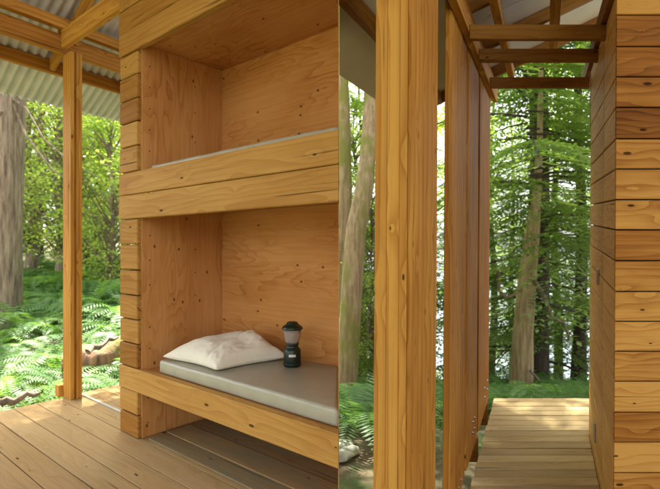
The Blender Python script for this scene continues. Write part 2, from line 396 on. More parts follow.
tag(mb.build('threshold_strip', 'strip'), 'thin pale strip set across the deck between the porch post and the bunk wall', 'floor strip')
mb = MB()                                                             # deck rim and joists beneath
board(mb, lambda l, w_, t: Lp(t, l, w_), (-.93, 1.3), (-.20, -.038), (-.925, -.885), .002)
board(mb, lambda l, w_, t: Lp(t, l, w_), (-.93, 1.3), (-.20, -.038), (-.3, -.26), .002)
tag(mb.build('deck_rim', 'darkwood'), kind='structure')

# ================================================================== BUNK CABIN (left)
cab = empty('bunk_cabin', Lp(.8, .3, 0))
tag(cab, 'timber cabin wall with two plywood lined bunk alcoves framed by golden cedar boards', 'cabin')
def P(mbx, name, mat, parent=cab):
    o = mbx.build(name, mat); o.parent = parent; o.matrix_parent_inverse = parent.matrix_world.inverted() if False else __import__('mathutils').Matrix.Translation(-parent.location)
    return o
INN = .209
mb = MB()                                                             # stacked corner boards
zs_up = [2.178, 2.05, 1.915, 1.785, 1.648, 1.503]
zs_dn = [1.234, 1.090, .945, .802, .665, .528, .393]
def blk(z0, z1):
    r = random.Random(int(z0*1000)); a = r.uniform(-.006, .006)
    m_ = MB(); board(m_, lambda l, w_, t: Lp(l, t, w_), (-.003, .200+a), (z0+.003, z1-.003), (-.002+r.uniform(0, .004), .16), .005)
    P(m_, 'corner_board', 'clad')
for a, c in zip(zs_up[:-1], zs_up[1:]): blk(c, a)
for a, c in zip(zs_dn[:-1], zs_dn[1:]): blk(c, a)
blk(.130, .262); blk(0.0, .128)
fo = lambda l, w_, t: obl(l, t, w_, 0.0)
def rail(z0, z1, tone, th=.045, name='bed_rail'):
    m_ = MB(); board(m_, fo, (-.004, tend(0)), (z0, z1), (-.006, th-.006), .004, tone); P(m_, name, 'rail')
rail(.264, .391, .30)
rail(1.374, 1.499, .35); rail(1.236, 1.371, .40)
mb = MB()
for i, z0 in enumerate((2.181, 2.308, 2.440, 2.572, 2.70, 2.83)):
    board(mb, fo, (-.004, tend(0)), (z0+.003, z0+.129), (-.006, .03), .004, (.45, .75, .5, .8, .6, .7)[i])
P(mb, 'header_cladding', 'clad')
# plywood lining
def sheet(name, mbx): return P(mbx, name, 'ply')
mb = MB(); board(mb, lambda l, w_, t: Lp(t, w_, l), (0.002, 2.62), (.024, .583), (INN-.018, INN), .001); 
o = sheet('side_panel', mb)
mb = MB(); board(mb, lambda l, w_, t: Lp(t*0+INN+(l-INN)*(tend(t)-INN)/(tend(.571)-INN), t, w_), (INN, tend(.571)), (0.002, 1.30), (.571, .589), .001); sheet('back_panel', mb)
mb = MB(); board(mb, lambda l, w_, t: Lp(INN+(l-INN)*(tend(t)-INN)/(tend(.571)-INN), t, w_), (INN, tend(.571)), (1.302, 2.62), (.571, .589), .001); sheet('back_panel', mb)
mb = MB(); board(mb, lambda l, w_, t: obl(l, w_, t, INN), (INN+.001, tend(0)), (.032, .569), (2.213, 2.231), .001); sheet('ceiling_panel', mb)
mb = MB(); board(mb, lambda l, w_, t: obl(l, w_, t, INN), (INN+.001, tend(0)), (.041, .569), (1.36, 1.378), .001); sheet('upper_bunk_platform', mb)
mb = MB(); board(mb, lambda l, w_, t: obl(l, w_, t, INN), (INN+.001, tend(0)), (.041, .569), (.366, .384), .001); sheet('lower_bunk_platform', mb)
mb = MB()                                                             # outer walls and end of the cabin
board(mb, lambda l, w_, t: Lp(t, l, w_), (.165, .62), (0, 2.75), (0, .02), .001)
board(mb, lambda l, w_, t: Lp(l+(tend(t)-tend(.6))*0, t, w_), (0.02, tend(.62)-.02), (-.1, 2.8), (.60, .62), .001)
P(mb, 'outer_wall', 'clad')
mb = MB()                                                             # end panel along the oblique end
board(mb, lambda l, w_, t: Lp(tend(l)-t, l, w_), (.045, .60), (.0, 2.8), (0.0004, .0034), .0003)
P(mb, 'end_panel', 'ply')

# screw heads in the side lining
pan = o
for (s_, zl) in ((.07, (.5, .62, .86, 1.0, 1.14, 1.62, 1.74, 1.86, 1.98, 2.1)), (.37, (.78, .92, 1.06, 1.6, 1.72, 1.9, 2.06)), (.06, (.08, .22))):
    for z_ in zl:
        m_ = MB(); c = Lp(INN, s_, z_); d_ = (Lp(1, 0, 0)-Lp(0, 0, 0)); tube(m_, [c-d_*.001, c+d_*.0012], [.0042, .0040], 8); P(m_, 'screw', 'screw')
# mattresses
def slab(name, t0, s0, s1, z0, z1, r):
    m_ = MB(); nr = 5; prof = []
    for (cx_, cz_, a0) in ((s1-r, z1-r, 0), (s0+r, z1-r, 90), (s0+r, z0+r, 180), (s1-r, z0+r, 270)):
        for i in range(nr+1):
            a = math.radians(a0+90*i/nr); prof.append((cx_+r*math.cos(a), cz_+r*math.sin(a)))
    n_ = len(prof); L_ = 60; vs = []
    for j in range(-3, L_+1):
        if j < 0: q = {-3: .0, -2: .35, -1: .75}[j]; t = t0+r*(1-math.sqrt(max(0, 1-(1-q)**2)))*1.0; sc = 1-(1-q)*.0
        for (s, z) in prof:
            if j < 0:
                ins = r*(1-math.sqrt(max(0, 1-(1-q)**2))); tt = t0+r*q*.9
                cs, cz = (s0+s1)/2, (z0+z1)/2
                s_ = cs+(s-cs)*(1-ins/(s1-s0)*2); z_ = cz+(z-cz)*(1-ins/(z1-z0)*2); vs.append(Lp(tt, s_, z_))
            else:
                u = j/L_; tt = (t0+r)+(tend(s)-t0-r-.004)*u
                z_ = z+(.0035*noise.noise(Vector((tt*5, s*6, z0*9)))+.0015*noise.noise(Vector((tt*19, s*23, 3)))) if z > z0+.02 else z
                s_ = s+.003*noise.noise(Vector((tt*8, z*9, 5)))
                vs.append(Lp(tt, s_, z_))
    fs = [(j*n_+i, j*n_+(i+1) % n_, (j+1)*n_+(i+1) % n_, (j+1)*n_+i) for j in range(L_+3) for i in range(n_)]
    fs += [tuple(range(n_)), tuple((L_+3)*n_+i for i in range(n_))]
    # extra rows across the top so that it can undulate
    m_.add(vs, fs, None, .5, True); return m_.build(name, 'mattress')
tag(slab('mattress', .345, .047, .565, .386, .458, .016), 'grey vinyl mattress on the lower bunk, under the pillow and lantern', 'mattress', 'bunk mattresses')
tag(slab('mattress', .26, .047, .565, 1.38, 1.532, .014), 'grey vinyl mattress on the upper bunk, only its top edge showing', 'mattress', 'bunk mattresses')

# pillow
mb = MB(); nu = 90; nv = 70; vs = []
A, B_, Cc, D = (.375, .05), (.83, .07), (.89, .50), (.47, .545)
def pil(u, v, top):
    t = (A[0]*(1-u)+B_[0]*u)*(1-v)+(D[0]*(1-u)+Cc[0]*u)*v; s = (A[1]*(1-u)+B_[1]*u)*(1-v)+(D[1]*(1-u)+Cc[1]*u)*v
    e = 1.9
    f = max(0, (1-abs(2*u-1)**3.4))*max(0, (1-abs(2*v-1)**3.0)); f = f**.50
    cu, cv = 2*u-1, 2*v-1                                            # edges bow in between the corners
    pull = .05
    t += -cu*pull*(1-cv*cv)*abs(cu)*.8; s += -cv*pull*(1-cu*cu)*abs(cv)*.8
    h = (.105+.026*math.exp(-((u-.25)/.3)**2))*f
    h += .046*math.exp(-((u-.62)/.30)**2-((v-.80)/.22)**2)*f**.4
    # creases fanning from the back middle to the front corner
    d1 = (u-.50)-.28*(.75-v); h -= .034*math.exp(-(d1/.03)**2)*f*(.45+.55*v)
    h += .014*math.exp(-((d1-.075)/.04)**2)*f
    wr = noise.noise(Vector((u*5+v*3, v*5-u*2, 2)))*.010+abs(noise.noise(Vector(((u+v*.5)*9, (v-u*.6)*4.5, 7))))*-.009+noise.noise(Vector((u*17, v*15, 1)))*.0035
    h += wr*(.35+.65*sstep(.35,.6,u))*min(1, f*1.6)
    zb = .460
    edge = .026*(1-min(1, f*1.4))*(1 if u < .5 else .9)
    return (t, s, zb+edge*.8+.028*0+max(0, h)) if top else (t, s, zb+edge*.8*(1-min(1, f)))
for top in (1, 0):
    for j in range(nv+1):
        for i in range(nu+1): vs.append(Lp(*pil(i/nu, j/nv, top)))
n1_ = (nu+1)*(nv+1); fs = []
for j in range(nv):
    for i in range(nu):
        a = j*(nu+1)+i; fs.append((a, a+1, a+nu+2, a+nu+1)); fs.append((n1_+a, n1_+a+nu+1, n1_+a+nu+2, n1_+a+1))
mb.add(vs, fs, None, .5, True)
pl = mb.build('pillow', 'pillow'); tag(pl, 'rumpled cream pillow lying on the lower mattress beside the lantern', 'pillow')
bmx = __import__('bmesh').new(); bmx.from_mesh(pl.data); __import__('bmesh').ops.remove_doubles(bmx, verts=bmx.verts, dist=.0006); bmx.to_mesh(pl.data); bmx.free()
mb = MB(); 
seam = [Lp(*pil(u, 0.0, 1)) for u in np.linspace(.02, .98, 30)]+[Lp(*pil(1.0, v, 1)) for v in np.linspace(.02, .98, 30)]
tube(mb, seam, [.0028]*len(seam), 6); o = mb.build('seam', 'pillow'); o.parent = pl

# lantern
lz = .4605; lp = atpx(292.3, 366, 2.53); lp.z = lz
lan = empty('lantern', lp); tag(lan, 'small dark green camping lantern with clear globe standing on the lower mattress', 'lantern')
mb = MB(); lathe(mb, [(.0, 0), (.043, 0), (.045, .003), (.045, .052), (.0445, .078), (.041, .088), (.034, .094), (.031, .100), (.031, .106), (.034, .109), (.0345, .116), (.0, .116)])
lathe(mb, [(.0465, .008), (.0475, .012), (.0465, .016)]); o = mb.build('base', 'black', lan)
mb = MB(); vs = []
ang = math.atan2(-lp.y, -lp.x)
for j in range(2):
    for i in range(9):
        th = ang+(.42*(i/8-.5)*1.9); vs.append((.0462*math.cos(th), .0462*math.sin(th), .053+.0125*j))
fs = [(i, i+1, 10+i, 9+i) for i in range(8)]; mb.add(vs, fs); o = mb.build('nameplate', 'plate', lan)
for s_ in (-1, 1):
    mb = MB(); tube(mb, [(s_*.033, 0, .114), (s_*.047, 0, .19)], [.0012, .0012], 6); o = mb.build('wire', 'steel', lan)
mb = MB(); lathe(mb, [(.030, .117), (.036, .128), (.043, .160), (.0445, .186), (.0425, .186), (.041, .160), (.034, .129), (.028, .119)]); o = mb.build('globe', 'glass', lan)
mb = MB(); lathe(mb, [(.0, .117), (.009, .118), (.009, .165), (.012, .168), (.012, .180), (.0, .182)]); o = mb.build('bulb', 'plate', lan)
mb = MB(); lathe(mb, [(.0, .187), (.047, .187), (.054, .190), (.0545, .195), (.050, .203), (.041, .210), (.033, .214), (.030, .219), (.028, .224), (.020, .228), (.0, .229)]); o = mb.build('cap', 'black', lan)

# ================================================================== PORCH ROOF (left)
por = empty('porch_roof', Lp(-.9, .1, 0)); tag(por, 'porch roof of corrugated metal on golden timber beams with one tall post beside the bunk cabin', 'porch roof')
def PR(mbx, name, mat): return P(mbx, name, mat, por)
def rz(t): return 2.305+.46*(t+1.75)
def Lq(t, s, z): return Vector((-1.228+.759*t+.548*s, 2.86-.651*t+.837*s, z))      # the roof's eave line runs a little off the bunk's
for (s0, s1, t0, t1) in ((.050, .074, -.960, -.825), (.074, .090, -.955, -.842), (.090, .128, -.960, -.825)):
    mb = MB(); board(mb, lambda l, w_, t: Lp(w_, t, l), (0, 2.458), (t0, t1), (s0, s1), .002, .35); PR(mb, 'post', 'fir')
mb = MB(); board(mb, lambda l, w_, t: Lp(w_, t, l), (2.592, 2.72), (-.955, -.886), (.012, .060), .002, .35); PR(mb, 'post_block', 'fir')
mb = MB(); board(mb, lambda l, w_, t: Lp(w_, t, l), (0, .085), (-1.02, -.962), (.02, .07), .002, .2); PR(mb, 'post_block', 'fir')
mb = MB(); board(mb, lambda l, w_, t: Lq(t, l, w_), (-6.0, 1.3), (2.46, 2.588), (-.95, -.905), .002, .75); PR(mb, 'beam', 'fir')
mb = MB(); board(mb, lambda l, w_, t: Lq(t, l, w_), (-6.0, 1.3), (2.60, 2.668), (-.88, -.82), .002, .55); PR(mb, 'beam', 'fir')
mb = MB(); board(mb, lambda l, w_, t: Lq(t, l, w_), (-6.0, 1.3), (2.418, 2.514), (-1.30, -1.262), .002, .7); PR(mb, 'purlin', 'fir')
for tt in (-.2, .5):
    mb = MB(); board(mb, lambda l, w_, t: Lp(t, l, w_), (-1.6, 1.3), (rz(tt)-.07, rz(tt)-.02), (tt, tt+.04), .002, .7); PR(mb, 'purlin', 'darkwood')
for ss in (-2.4, -1.5, -.62, .085, .70):
    mb = MB(); board(mb, lambda l, w_, t: Lq(l, w_, rz(l)-.112+t), (-1.24, min(3, tend(ss)-.1) if ss < -.3 else -.06), (ss-.02, ss+.02), (0, .09), .002, .4); PR(mb, 'rafter', 'fir')
mb = MB(); board(mb, lambda l, w_, t: Lp(l, w_, t), (-.86, -.008), (.0, .04), (2.475, 2.60), .002, .25); PR(mb, 'tie_beam', 'fir')
mb = MB(); vs = []; ss_ = np.arange(-6.0, 1.34, .0085)  # sheet carried on unseen behind the camera to darken the porch
for s in ss_:
    h = .011*math.cos(2*math.pi*s/.068)
    for t in (-1.75, -1.2, -.6, 0, .6, 1.2, 4.0):
        p = Lq(t, s, 0)
        if p.y > -.3:
            tm = (.0184*(2.86+.837*s)-(-1.228+.548*s))/(.759+.0184*.651)-.02
            t = min(t, tm)
        vs.append(Lq(t, s, rz(t)+h))
fs = [(i*7+j, i*7+j+1, (i+1)*7+j+1, (i+1)*7+j) for i in range(len(ss_)-1) for j in range(6)]
mb.add(vs, fs, None, .5, True); o = PR(mb, 'roof_sheet', 'metal_roof'); md = o.modifiers.new('thickness', 'SOLIDIFY'); md.thickness = .0012

# ================================================================== WALKWAY (right)
mb = MB(); Y = 1.9; k = 0
while Y < 4.06:
    r = random.Random(k*7+1); dx = r.uniform(-.006, .006)
    x1 = .3235 if Y+.09 < 3.47 else .62
    board(mb, lambda l, w_, t: Rp(l, w_, t), (-.408+dx, x1), (Y, Y+.083), (-1.54-.03, -1.54+r.uniform(-.002, .002)), .003, None)
    Y += .0886; k += 1
tag(mb.build('walkway', 'walk'), kind='structure')
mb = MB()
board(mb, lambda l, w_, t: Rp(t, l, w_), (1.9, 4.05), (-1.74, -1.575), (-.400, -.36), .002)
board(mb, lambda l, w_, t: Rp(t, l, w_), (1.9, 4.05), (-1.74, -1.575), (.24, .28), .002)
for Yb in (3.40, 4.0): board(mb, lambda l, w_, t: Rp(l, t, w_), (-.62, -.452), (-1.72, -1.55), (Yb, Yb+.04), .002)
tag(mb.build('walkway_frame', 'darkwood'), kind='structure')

por2 = empty('covered_walk', Rp(-.45, 3, -1.54)); tag(por2, 'row of tall square timber posts and rafters carrying a pale panel roof over the walkway', 'walkway roof')
def PW(mbx, name, mat): return P(mbx, name, mat, por2)
posts = [(1.654, 2.057, .1225, .35), (2.366, 2.82, .034, .8), (2.90, 3.334, .034, .72), (3.42, 4.06, .036, .85)]  # rear posts toned darker: shade put into the wood colour
for i, (Y0, Y1, wd, tn) in enumerate(posts):
    mb = MB(); up = Rp
    zb = -1.52 if i else -1.6
    if i == 0:
        board(mb, lambda l, w_, t: Rp(w_, t, l), (zb, 1.40), (-.4625, -.45), (Y0+.001, Y1), .0015, .8)  # thin dark board added as painted shade on the post's side face
        xs_ = [0, .040, .082, .110-.0006]
        for a, c, tt in zip(xs_[:-1], xs_[1:], (.35, .12, .42)):
            board(mb, lambda l, w_, t: Rp(w_, t, l), (zb, 1.40), (-.45-.1225+a, -.45-.1225+c-.0006), (Y0, Y1), .0015, tt)
    else:
        board(mb, lambda l, w_, t: Rp(w_, t, l), (zb, 1.22), (-.45-wd, -.45), (Y0, Y1), .003, tn)
    po = PW(mb, 'post', 'fir')
    if i:
        for yy in ((Y0+Y1)/2+.02, Y1-.13):
            for zz in (-1.40, -1.33) if i > 1 else (-1.46,):
                c = Rp(-.45, yy, zz)
                bo = MB(); pts = [c+Vector((-.002, 0, 0)), c+Vector((.007, 0, 0))]
                tube(bo, pts, [.009, .008], 8)
                ob = bo.build('bolt', 'steel'); ob.parent = po
        
# plate beam over the posts, inner side
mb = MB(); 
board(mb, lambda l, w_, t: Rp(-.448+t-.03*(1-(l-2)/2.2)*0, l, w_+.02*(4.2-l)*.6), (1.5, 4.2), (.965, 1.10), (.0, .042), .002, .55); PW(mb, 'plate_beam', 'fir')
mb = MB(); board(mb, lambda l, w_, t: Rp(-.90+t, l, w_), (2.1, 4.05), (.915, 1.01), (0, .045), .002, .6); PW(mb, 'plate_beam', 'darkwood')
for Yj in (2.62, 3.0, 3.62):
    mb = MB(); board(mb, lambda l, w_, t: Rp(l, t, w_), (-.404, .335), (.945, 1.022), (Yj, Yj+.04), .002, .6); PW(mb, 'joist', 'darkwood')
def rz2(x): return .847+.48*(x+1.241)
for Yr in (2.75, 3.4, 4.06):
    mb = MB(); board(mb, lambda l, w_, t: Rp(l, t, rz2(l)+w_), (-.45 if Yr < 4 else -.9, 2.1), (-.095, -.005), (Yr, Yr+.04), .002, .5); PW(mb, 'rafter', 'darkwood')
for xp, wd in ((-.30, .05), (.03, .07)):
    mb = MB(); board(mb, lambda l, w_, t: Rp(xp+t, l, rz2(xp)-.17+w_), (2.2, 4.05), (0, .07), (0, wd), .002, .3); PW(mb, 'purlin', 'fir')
mb = MB()
Ye = 2.96
def quad_prism(mb, pts, th):
    vs = [Vector(p) for p in pts]+[Vector(p)+Vector((0, 0, th)) for p in pts]; n_ = len(pts)
    mb.add(vs, [tuple(range(n_)), tuple(range(2*n_-1, n_-1, -1))]+[(i, (i+1) % n_, n_+(i+1) % n_, n_+i) for i in range(n_)])
def xcut(Y): return .0184*Y-.4376*Y+.004*0
poly = [(-1.241, 2.955), (-1.241, 4.14), (2.2, 4.14), (2.2, -5), (xcut(-.1)-.004, -5), (xcut(-.1)-.004, -.1)]  # panel extended unseen behind the camera to deepen the shade below
quad_prism(mb, [Rp(x, y, rz2(x)) for x, y in poly], .02)
PW(mb, 'roof_panel', 'panel')
mb = MB()                                                             # corrugation ribs lie along the slope: thin battens on the panel underside
for Yb in (3.12,):
    board(mb, lambda l, w_, t: Rp(l, w_, rz2(l)+t), (-.35, 1.2), (Yb, Yb+.016), (-.012, -.0005), .001, .2)
PW(mb, 'roof_batten', 'panel')

# ================================================================== CEDAR WALL (right)
wal = empty('cedar_wall', Rp(.33, 2.3, -1.54)); tag(wal, 'cedar board wall corner with horizontal golden and brown planks at the right of the walkway', 'wall')
def PC(mbx, name, mat): return P(mbx, name, mat, wal)
CX = .3265; CY = 2.24
seams = [-51, -20, 15, 46.6, 77, 107.5, 139, 169.3, 200, 230.3, 261.2, 292, 322, 352, 382, 413, 443, 473.5, 504, 534, 565, 596]
tones = [.5, .1, .75, .80, .70, .98, .50, .42, .42, .72, .60, .28, .32, .46, .30, .66, .22, .5, .5, .5, .5]
zz = [(215-y)/489*CY for y in seams]
mb = MB()
for i, (a, c) in enumerate(zip(zz[:-1], zz[1:])):
    board(mb, lambda l, w_, t: Rp(l, t, w_), (CX, 2.2), (c+.0045, a-.0015), (CY, CY+.022), .003, tones[i])
PC(mb, 'front_cladding', 'log')
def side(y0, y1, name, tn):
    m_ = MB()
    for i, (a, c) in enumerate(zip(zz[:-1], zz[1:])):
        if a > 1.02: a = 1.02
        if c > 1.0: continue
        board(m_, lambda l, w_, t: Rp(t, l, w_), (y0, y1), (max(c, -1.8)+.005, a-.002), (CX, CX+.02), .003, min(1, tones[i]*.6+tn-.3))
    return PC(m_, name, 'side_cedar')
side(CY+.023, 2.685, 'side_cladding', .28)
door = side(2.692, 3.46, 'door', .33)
h1 = MB()
for (px, py, hh) in ((599.3, 277, .045), (597, 433, .06)):
    yy = .3265*489/(px-544) if px-544 > 0 else 3
    c = Rp(CX-.004, yy, (215-py)/489*yy)
    bar(h1, c-Vector((0, 0, hh)), c+Vector((0, 0, hh)), Vector((.012, 0, 0)), Vector((.0, .02, 0)), .001)
o = h1.build('hinge', 'steel'); o.parent = door
mb = MB(); board(mb, lambda l, w_, t: Rp(t, l, w_), (1.9, 4.0), (1.03, 1.13), (.30, .345), .002, .6); PC(mb, 'top_plate', 'darkwood')
mb = MB(); board(mb, lambda l, w_, t: Rp(w_, t, l), (.62, 1.3), (CX+.0, CX+.04), (3.475, 3.52), .002, .6); PC(mb, 'corner_stud', 'darkwood')
mb = MB()
board(mb, lambda l, w_, t: Rp(t, l, w_), (CY+.03, 3.45), (-1.8, 1.3), (CX+.05, CX+.06), .001, .6)
board(mb, lambda l, w_, t: Rp(t, l, w_), (CX+.03, 2.2), (-1.8, 1.3), (3.44, 3.46), .001, .6) if False else board(mb, lambda l, w_, t: Rp(l, t, w_), (CX+.07, 2.2), (-1.8, 1.3), (3.44, 3.46), .001, .6)
PC(mb, 'inner_lining', 'ply')
mb = MB()
board(mb, lambda l, w_, t: Rp(l, t, w_), (CX+.022, 2.19), (-1.8, 1.19), (CY+.024, CY+.030), .001)
board(mb, lambda l, w_, t: Rp(t, l, w_), (CY+.031, 3.44), (-1.8, .99), (CX+.0215, CX+.027), .001)
PC(mb, 'gap_backing', 'gap_black')  # black sheet added behind the cladding to make the gaps look shaded


# ================================================================== FOLIAGE
def leaf(vs, fs, br, p, d, side_, L, W, tone):
    o = len(vs); tip = p+d*L; m_ = p+d*(L*.45)
    vs += [p, m_+side_*W, tip, m_-side_*W]; fs.append((o, o+1, o+2, o+3)); br += [tone]*4
def rv(r): return Vector((r.uniform(-1, 1), r.uniform(-1, 1), r.uniform(-1, 1)))

def fern_mesh(seed, R=.75, nf=20):
    r = random.Random(seed); vs = []; fs = []; br = []
    for k in range(nf):
        a = 2*math.pi*(k+r.random()*.7)/nf; d = Vector((math.cos(a), math.sin(a), 0)); L = R*r.uniform(.75, 1.15); rise = r.uniform(.45, 1.0); tone = r.uniform(.1, .9)
        prev = None; n_ = 26
        for i in range(n_):
            u = i/(n_-1)
            p = d*(L*(.08+.92*u**1.05)*(1-.12*rise))+Vector((0, 0, L*rise*(1.35*u-1.25*u*u)+.03))
            if prev is not None:
                dd = (p-prev).normalized(); sd_ = dd.cross(Vector((0, 0, 1))).normalized(); w_ = L*.17*math.sin(math.pi*min(1, .12+u*.93))**.8
                for s_ in (-1, 1):
                    ld = (sd_*s_+dd*.35+Vector((0, 0, -.12))).normalized()
                    leaf(vs, fs, br, p, ld, dd, w_*r.uniform(.85, 1.1), L*.0115, min(1, max(0, tone+r.uniform(-.1, .1))))
            prev = p
    return vs, fs, br
fern_mes = []
for i in range(4):
    mb = MB(); v_, f_, b_ = fern_mesh(20+i, .5+.1*i, 18+2*i); mb.add(v_, f_, None, b_); o = mb.build('fern', 'fern'); fern_mes.append(o.data); bpy.data.objects.remove(o)

def place(name, me, loc, rz_=0, sc=1, label=None, cat=None, group=None, tilt=0):
    o = bpy.data.objects.new(name, me); COL.objects.link(o); o.location = loc; o.rotation_euler = (tilt*math.cos(rz_), tilt*math.sin(rz_), rz_); o.scale = (sc, sc, sc)
    tag(o, label, cat, group); return o
def fern_label(px, Y, sc):
    sz = 'small' if sc < .95 else 'broad' if sc > 1.3 else 'mid-sized'
    if px < 200:
        row = 'by the deck edge' if Y < 5 else 'low on the bank' if Y < 6.5 else 'half-way up the bank' if Y < 8.5 else 'high on the bank' if Y < 10.5 else 'under the far trees'
        h = 'past the left edge of view' if px < -5 else 'below the old trunk' if px < 22 else 'left of the porch post' if px < 48 else 'just left of the porch post' if px < 62 else 'behind the porch post' if px < 84 else 'between porch post and bunk' if px < 112 else 'next to the bunk wall'
    else:
        row = 'close by' if Y < 4.6 else 'farther back' if Y < 5.6 else 'down the slope' if Y < 6.8 else 'at the slope foot'
        h = 'between bunk and first post' if px < 380 else 'hidden by the first post' if px < 445 else 'behind the thin posts' if px < 492 else 'left of the tan trunk' if px < 520 else 'at the tan trunk' if px < 545 else 'near the cedar wall'
    return f'{sz} green fern {row}, {h}'
r = random.Random(4)
cand = []
def blocked(x, y):
    tx = (x+1.228)*.759-(y-2.86)*.651; sx = (x+1.228)*.651+(y-2.86)*.759
    if tx > -1.45 and sx < 2.2 and x < .02*y+.3: return True
    xr = x-.4376*y
    return y < 4.45 and xr > -.95
FL = 'lush green sword fern on the forest floor beyond the porch post'
FR = 'green sword fern growing beside the raised walkway'
tries = 0; cnt = 0
while cnt < 125 and tries < 4000:
    tries += 1
    Y = r.uniform(3.9, 12.5)**1.0; px = r.uniform(-40, 135); X = (px-330)/489*Y
    if blocked(X, Y): continue
    # keep the log clear
    if 70 < px < 125 and Y < 6.3 : continue
    if any((X-a)**2+(Y-c)**2 < .45**2 for a, c in cand): continue
    cand.append((X, Y)); cnt += 1
    place('fern', r.choice(fern_mes), (X, Y, gz(X, Y)-.01), r.uniform(0, 6.3), (q_ := r.uniform(1.0, 1.65)), fern_label(px, Y, q_), 'fern', 'ferns beyond the porch', r.uniform(-.15, .15))
cnt = 0; tries = 0
while cnt < 46 and tries < 4000:
    tries += 1
    Y = r.uniform(3.5, 8); px = r.uniform(325, 640); X = (px-330)/489*Y
    if px < 345 and Y < 4.6: continue
    if px > 385 and px < 495 and Y < 4.6: continue
    if blocked(X, Y): continue
    if px > 400 and Y < 4.9: continue
    if any((X-a)**2+(Y-c)**2 < .35**2 for a, c in cand): continue
    cand.append((X, Y)); cnt += 1
    place('fern', r.choice(fern_mes), (X, Y, gz(X, Y)-.01), r.uniform(0, 6.3), (q_ := r.uniform(.8, 1.1)), fern_label(px, Y, q_), 'fern', 'ferns beside the walkway', r.uniform(-.15, .15))
for (px, Y, sc) in ((362, 4.35, 1.25), (350, 4.7, 1.3), (372, 4.9, 1.3), (508, 5.0, 1.0), (530, 5.3, .9), (500, 5.4, 1.1)):
    X = (px-330)/489*Y
    place('fern', r.choice(fern_mes), (X, Y, gz(X, Y)-.01+(.1 if px > 490 else 0)), r.uniform(0, 6.3), sc, fern_label(px, Y, sc), 'fern', 'ferns beside the walkway')

# ground cover (uncountable)
mb = MB(); vs = []; fs = []; br = []
for _ in range(15000):
    Y = 3.3+9*r.random()**1.6; px = r.choice((r.uniform(-40, 135), r.uniform(-40, 135), r.uniform(330, 620))); X = (px-330)/489*Y
    if blocked(X, Y): continue
    p = Vector((X, Y, gz(X, Y)+r.uniform(0, .07))); d = rv(r); d.z = abs(d.z)*.7+.1; d.normalize(); s_ = d.cross(rv(r)).normalized()
    leaf(vs, fs, br, p, d, s_, r.uniform(.03, .08), r.uniform(.008, .02), r.random())
mb.add(vs, fs, None, br); tag(mb.build('ground_cover', 'broad'), 'small green leaves and moss covering the forest floor', 'ground cover', kind='stuff')
mb = MB(); vs = []; fs = []; br = []
for _ in range(6000):
    Y = 3.3+7*r.random()**1.6; px = r.choice((r.uniform(-40, 135), r.uniform(330, 620))); X = (px-330)/489*Y
    if blocked(X, Y): continue
    p = Vector((X, Y, gz(X, Y)+r.uniform(0, .03))); d = rv(r); d.z *= .2; d.normalize(); s_ = d.cross(Vector((0, 0, 1))+rv(r)*.3).normalized()
    leaf(vs, fs, br, p, d, s_, r.uniform(.04, .12), r.uniform(.004, .02), r.random())
mb.add(vs, fs, None, br); tag(mb.build('leaf_litter', 'dry'), 'dry brown leaf litter and twigs on the ground', 'leaf litter', kind='stuff')

# conifer crowns
def conifer(seed, H, R, z0, nb, droop=.35, dens=1.0, ls=.13):
    r = random.Random(seed); vs = []; fs = []; br = []; bb = MB()
    for k in range(nb):
        u = (k+r.random())/nb; z = z0+(H-z0)*u; a = r.uniform(0, 6.283); L = R*(1-u)**.75*r.uniform(.6, 1.15)+.15
        d = Vector((math.cos(a), math.sin(a), 0)); sd_ = Vector((-d.y, d.x, 0)); tone0 = r.uniform(.1, .8)
        pts = []
        for i in range(6):
            q = i/5; pts.append(Vector((0, 0, z))+d*(L*q)+Vector((0, 0, L*(.12*q-droop*q*q))))
        tube(bb, pts, [.009*(1-q/5.5)*L+.003 for q in range(6)], 4, cap=False)
        ns = int(11*dens*max(.5, L/1.6))
        for i in range(ns):
            q = .18+.82*(i+r.random())/ns; p = Vector((0, 0, z))+d*(L*q)+Vector((0, 0, L*(.12*q-droop*q*q)))
            for s_ in (-1, 1):
                tl = L*.36*(1.12-q)*r.uniform(.7, 1.3)+.12; td = (sd_*s_+d*.75+Vector((0, 0, -.25-.2*r.random()))).normalized()
                nl = max(3, int(tl/.075)); tone = tone0+r.uniform(-.15, .2)
                nrm = Vector((0, 0, 1))+rv(r)*.35
                for j in range(nl):
                    pp = p+td*(tl*(j+.3)/nl)+Vector((0, 0, -.18*tl*(j/nl)**2))
                    for g in (-1, 1):
                        ld = (td+td.cross(nrm).normalized()*g*.8+rv(r)*.25).normalized()
                        leaf(vs, fs, br, pp, ld, ld.cross(nrm).normalized(), ls*r.uniform(.7, 1.2)*(1-.4*j/nl), ls*.17, min(1, max(0, tone+.15*j/nl)))
    return vs, fs, br, bb
con = []
for sd_ in range(3):
    v_, f_, b_, bb = conifer(100+sd_, 13, 2.5, (1.2, .6, 2.0)[sd_], 120, (.42, .5, .36)[sd_], 1.0)
    mb = MB(); mb.add(v_, f_, None, b_); o = mb.build('crown', 'conifer'); ob = bb.build('branches', 'bark_dark'); con.append((o.data, ob.data)); bpy.data.objects.remove(o); bpy.data.objects.remove(ob)
    print('conifer faces', len(f_))
